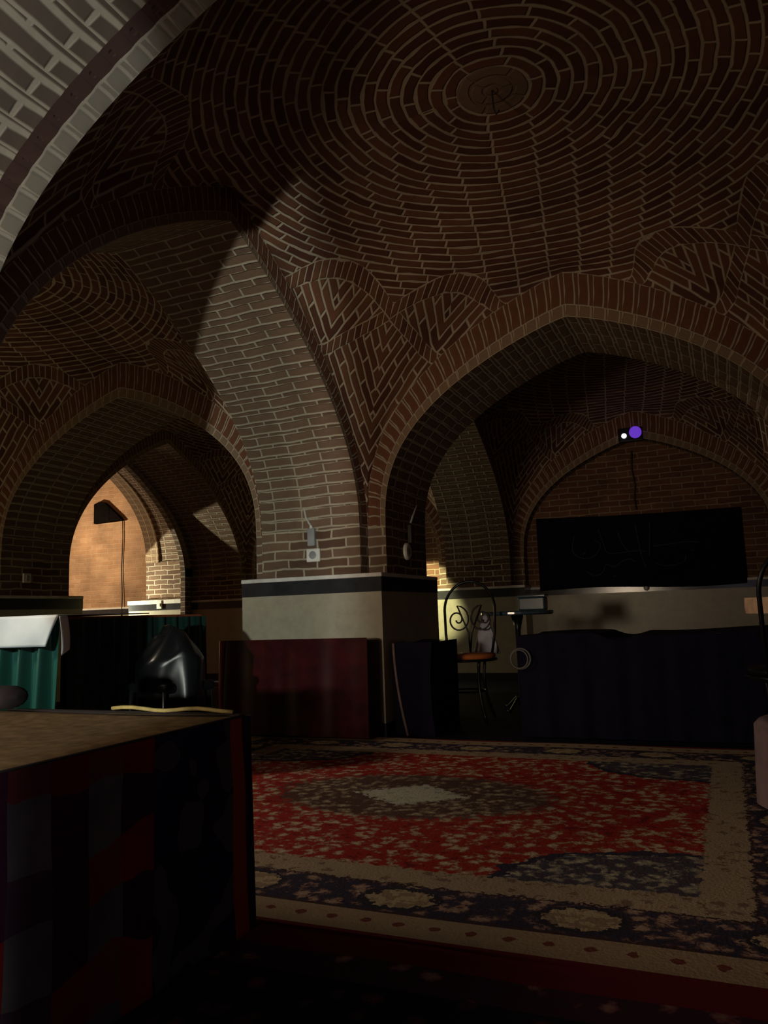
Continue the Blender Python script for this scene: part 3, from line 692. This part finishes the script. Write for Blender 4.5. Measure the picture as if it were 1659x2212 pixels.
def make_table(label, loc, topm, clothm=None, rad=.40, h=1.24):
    t_ = thing('bistro_table', label, 'table', loc)
    b_ = MB(); b_.lathe([(.02, h-.05), (rad-.02, h-.05), (rad, h-.035), (rad, h-.012), (rad-.015, h), (.02, h)], n=36); b_.build('table_top', topm, t_, smooth=False)
    b_ = MB(); b_.lathe([(.05, .06), (.035, .2), (.03, .6), (.035, 1.0), (.08, h-.05)], n=16); b_.build('pedestal', M['iron'], t_, smooth=True)
    for q in (0.3, 0.3+2*PI/3, 0.3+4*PI/3):
        b_ = MB(); b_.tube([(math.cos(q)*x_, math.sin(q)*x_, z_) for x_, z_ in ((.02, .16), (.12, .15), (.24, .07), (.33, .02), (.36, .04))], .02); b_.build('foot', M['iron'], t_, smooth=True)
    return t_
make_table('round bistro table with a glossy dark top, behind the orange seated chair', (-1.20, 4.66, 0), M['glass'], rad=.46)
make_table('round table with a tan top at the right edge of the room', (1.85, 1.86, .03), M['tan'], rad=.44, h=1.25)
mb = MB(); mb.lathe([(.445, 1.13), (.45, 1.18), (.446, 1.256), (.02, 1.258)], n=36); mb.build('table_cover', M['tan'], bpy.data.objects['bistro_table.001'])
bx = thing('blue_tray', 'small shiny blue box standing on the dark bistro table', 'box', (-1.00, 4.72, 1.241))
mb = MB(); mb.box(-.17, -.1, 0, .17, .1, .17); mb.build('body', sol('blue_plastic', (.02, .06, .09), .3, spec=.4), bx, bevel=.02)
mb = MB(); mb.box(-.18, -.11, .165, .18, .11, .20); mb.build('lid', M['glass'], bx, bevel=.01)
mb = MB()
for k in range(2):
    mb.grid(lambda i, j, k=k: (-1.47+(i-.5)*(.06+.30*j)+.01*math.sin(i*12), 4.14-.02*k+.03*j*math.cos(i*9), 1.20-.46*j), 14, 10)
tag(mb.build('hanging_cloth', M['greyblue'], smooth=True, solid=.01), 'pale cloth hanging in a wedge from the dark bistro table', 'cloth')
mb = MB(); mb.tube([(-.66+.10*math.cos(q), 2.545, .77+.10*math.sin(q)) for q in [2*PI*k/24 for k in range(24)]], .010, closed=True)
mb.tube([(-.66+.085*math.cos(q)-.01, 2.535, .765+.09*math.sin(q)) for q in [2*PI*k/24 for k in range(24)]], .008, closed=True)
tag(mb.build('cable_coil', sol('dim_grey_cable', (.14, .13, .13)), smooth=True), 'small coil of grey cable hung on the corner of the long navy bench', 'cable')
# black vinyl-wrapped chair beside the green skirt
vc = thing('vinyl_covered_chair', 'chair wrapped in shiny black vinyl, beside the dark end of the green table', 'chair', (-2.98, .06, .03), -.25)
mb = MB()
def cover(i, j):
    q = i*2*PI; zt = 1.20-.10*abs(math.sin(q*1.0+.4))
    rx = .12+.20*min(1, j*2.2)+.03*math.sin(q*5+j*3)*j; ry = .10+.17*min(1, j*2.0)+.03*math.sin(q*4+1)*j
    z = zt-.62*j**1.4-.07*max(0, math.cos(q-2.6))*j
    if j == 0: rx = ry = .01
    return (rx*math.cos(q), ry*math.sin(q), z+.015*math.sin(q*7+j*9))
mb.grid(cover, 60, 20); mb.build('vinyl_cover', M['gloss'], vc, smooth=True)
mb = MB(); mb.box(-.26, -.24, .66, .26, .26, .74); mb.build('seat', M['gloss'], vc, bevel=.03)
for x_, y_ in ((-.24, -.24), (.24, -.24), (-.24, .24), (.24, .24)):
    mb = MB(); mb.tube([(x_*1.15, y_*1.15, .01), (x_*.95, y_*.95, .35), (x_*.9, y_*.9, .70)], .022); mb.build('leg', M['iron'], vc, smooth=True)
# mauve pouf at the right edge
pz = thing('draped_stool', 'low mauve cloth-draped stool at the right edge of the rug', 'stool', (1.90, -.02, .03))
mb = MB()
mb.grid(lambda i, j: (((.52*min(1, j*2.4))+(.03*math.sin(i*2*PI*7)+.04*(j-.4))*(1 if j > .42 else 0))*math.cos(i*2*PI), ((.52*min(1, j*2.4))+(.03*math.sin(i*2*PI*7)+.04*(j-.4))*(1 if j > .42 else 0))*math.sin(i*2*PI), (.55-.02*(j*2.4)**2) if j < .42 else .53-.49*(j-.42)/.58), 84, 24)
mb.build('drape', M['pink'], pz, smooth=True)
mb = MB(); mb.lathe([(.05, .03), (.42, .03), (.42, .46), (.05, .5)], n=24); mb.build('seat_block', M['navy'], pz)

# ------------------------------------------------------------------ wall fittings
def fitting(name, label, pts, mat_top, P):
    """P maps (along, out, z)"""
    t_ = thing(name, label, 'cable', P(0, 0, 0))
    return t_
# on the lit side of the pier (faces -v at v = 2.366)
VP = 2.366
mb = MB(); mb.tube([(-3.03, VP-.012, 2.84), (-3.02, VP-.02, 2.70), (-2.985, VP-.018, 2.64), (-2.98, VP-.012, 2.48), (-2.96, VP-.012, 2.36), (-2.90, VP-.012, 2.26)], .013)
cb = tag(mb.build('wall_cable', M['cable'], smooth=True), 'pale cable dangling down the bright brick side of the central pier', 'cable')
mb = MB(); mb.tube([(-3.03, VP-.013, 2.84), (-3.01, VP-.022, 2.67)], .018); mb.build('frayed_end', M['darkcable'], cb)
bxo = thing('junction_box', 'grey electric box on the bright brick side of the central pier', 'electric box', (-2.885, VP, 2.10))
mb = MB(); mb.box(-.045, -.05, -.07, .045, 0, .13); mb.build('cover', M['plastic'], bxo, bevel=.012)
mb = MB(); mb.lathe([(.012, .12), (.02, .13), (.015, .16)], c=(0, -.03), n=10); mb.build('cable_gland', M['whitep'], bxo)
sk = thing('wall_socket', 'white square socket under the grey box on the bright brick pier side', 'socket', (-2.87, VP, 1.93))
mb = MB(); mb.box(-.085, -.035, -.075, .085, 0, .075); mb.build('plate', M['whitep'], sk, bevel=.015)
mb = MB(); mb.lathe([(.04, 0), (.045, .005), (.02, .01)], n=16); q = mb.build('outlet', M['plastic'], sk, loc=(0, -.035, 0)); q.rotation_euler = (PI/2, 0, 0)
# on the shaded side of the pier (faces +u at u = -2.092)
UP = -2.092
mb = MB(); mb.tube([(UP+.012, 3.69, 2.96), (UP+.02, 3.62, 2.84), (UP+.012, 3.56, 2.74), (UP+.012, 3.53, 2.56), (UP+.012, 3.40, 2.42), (UP+.012, 3.31, 2.32)], .012)
cb = tag(mb.build('wall_cable', M['cable'], smooth=True), 'cable dangling down the shaded brick side of the central pier', 'cable')
mb = MB(); mb.tube([(UP+.02, 3.62, 2.84), (UP+.014, 3.57, 2.74)], .018); mb.build('dark_joint', M['darkcable'], cb)
bxo = thing('junction_box', 'dark electric box on the shaded brick side of the central pier', 'electric box', (UP, 3.27, 2.16))
mb = MB(); mb.box(0, -.05, -.09, .05, .05, .13); mb.build('cover', M['darkcable'], bxo, bevel=.012)
sk = thing('wall_socket', 'round white socket on the shaded brick side of the central pier', 'socket', (UP, 3.17, 1.97))
mb = MB(); mb.lathe([(.10, 0), (.10, .02), (.08, .035), (.01, .036)], n=24); q = mb.build('plate', M['whitep'], sk); q.rotation_euler = (0, PI/2, 0)
mb = MB(); mb.lathe([(.04, .036), (.03, .03), (.01, .03)], n=16); q = mb.build('outlet', M['plastic'], sk); q.rotation_euler = (0, PI/2, 0)

mb = MB(); mb.tube([(0, 0, HD+.02), (0, 0, HD-.08), (.005, 0, HD-.15), (.02, 0, HD-.20), (.045, 0, HD-.17)], .007)
tag(mb.build('ceiling_hook', M['darkcable'], smooth=True), 'short dark iron hook hanging from the crown of the brick dome', 'hook')
sk = thing('wall_socket', 'small pale switch on the dark brick jamb at the far left', 'socket', (-PU-(R-N), 3.02, 1.95))
mb = MB(); mb.box(0, -.07, -.07, .025, .07, .07); mb.build('plate', M['whitep'], sk, bevel=.01)
mb = MB(); mb.box(.02, -.025, -.04, .035, .025, .04); mb.build('rocker', M['plastic'], sk, bevel=.005)
sk = thing('wall_hook', 'small pale knob on the dado below the centre of the black banner', 'hook', (.0, VB-.06, 1.56))
mb = MB(); mb.lathe([(.05, 0), (.05, .012), (.025, .02), (.03, .05), (.01, .06)], n=16); q = mb.build('knob', M['whitep'], sk, smooth=True); q.rotation_euler = (PI/2, 0, 0)
# ------------------------------------------------------------------ banner on the back wall
BV = VB-.07
bt = thing('banner', 'wide black cloth banner with faint handwritten script on the back wall', 'banner', (-.13, BV, 1.60))
mb = MB()
mb.grid(lambda i, j: (-1.74+3.48*i, .012*math.sin(i*22)-.01, (-.02+.03*math.sin(i*6))*(1-j)+(1.33-.07*i+.025*math.sin(i*PI)*-1)*j), 80, 20)
mb.build('cloth', M['banner'], bt, smooth=True, solid=.01)
def stroke(pts, w_=.018):
    pts = [Vector((x, -.035, z)) for x, z in pts]; out = []
    for q in range(len(pts)-1):
        p0, p1, p2, p3 = pts[max(q-1, 0)], pts[q], pts[q+1], pts[min(q+2, len(pts)-1)]
        for k in range(6):
            t_ = k/6; out.append(.5*((2*p1)+(p2-p0)*t_+(2*p0-5*p1+4*p2-p3)*t_*t_+(3*p1-p0-3*p2+p3)*t_**3))
    out.append(pts[-1]); return out
strokes = [
 [(-1.05, .95), (-1.10, .70), (-.98, .56), (-.80, .54), (-.66, .62), (-.60, .78), (-.70, .86)],
 [(-.62, 1.05), (-.55, .80), (-.48, .62), (-.30, .60), (.0, .62), (.16, .60)],
 [(-.28, .98), (-.22, .76), (-.10, .60)], [(.02, 1.10), (.05, .85), (.09, .55), (.15, .32)], [(.27, 1.12), (.25, .80), (.22, .50)],
 [(.30, .68), (.55, .70), (.85, .72), (1.05, .70)], [(.30, .40), (.42, .34), (.60, .33), (.78, .38), (.82, .48)],
 [(-.86, .30), (-.74, .22), (-.60, .26), (-.52, .40), (-.38, .36), (-.26, .44), (-.12, .48), (.0, .42)],
 [(-.92, .60), (-.86, .66)], [(.62, .88), (.68, .90)], [(-.42, .18), (-.36, .20)], [(.90, .56), (.95, .58)]]
mb = MB()
for q in strokes: mb.tube(stroke(q), .012, n=6)
mb.build('script', M['script'], bt, smooth=True)
# cable and light pair at the top of the blind arch
mb = MB(); mb.tube([(-.08, BV-.0, 4.02), (-.10, BV+.01, 3.7), (-.06, BV+.02, 3.4), (-.09, BV+.0, 3.15), (-.07, BV-.01, 2.95)], .012)
tag(mb.build('lamp_cable', M['darkcable'], smooth=True), 'thin cable dangling from the violet light down to the black banner', 'cable')
lt = thing('violet_lamp', 'small twin lamp glowing white and violet at the top of the back wall arch', 'lamp', (-.10, 8.90, 4.22))
mb = MB(); mb.box(-.16, .06, -.07, .26, .16, .18); mb.build('housing', M['iron'], lt, bevel=.02)
mb = MB(); mb.lathe([(.03, 0), (.045, .02), (.03, .045), (.01, .05)], n=16); q = mb.build('white_led', M['led'], lt, loc=(-.06, .06, .035), smooth=True); q.rotation_euler = (PI/2, 0, 0)
mb = MB(); mb.lathe([(.105, 0), (.105, .03), (.09, .035), (.01, .036)], n=28); q = mb.build('violet_lens', M['uv'], lt, loc=(.135, .06, .08)); q.rotation_euler = (PI/2, 0, 0)
mb = MB(); mb.tube([(.05, .08, .1), (.05, .4, .1)], .02); mb.build('bracket', M['iron'], lt)
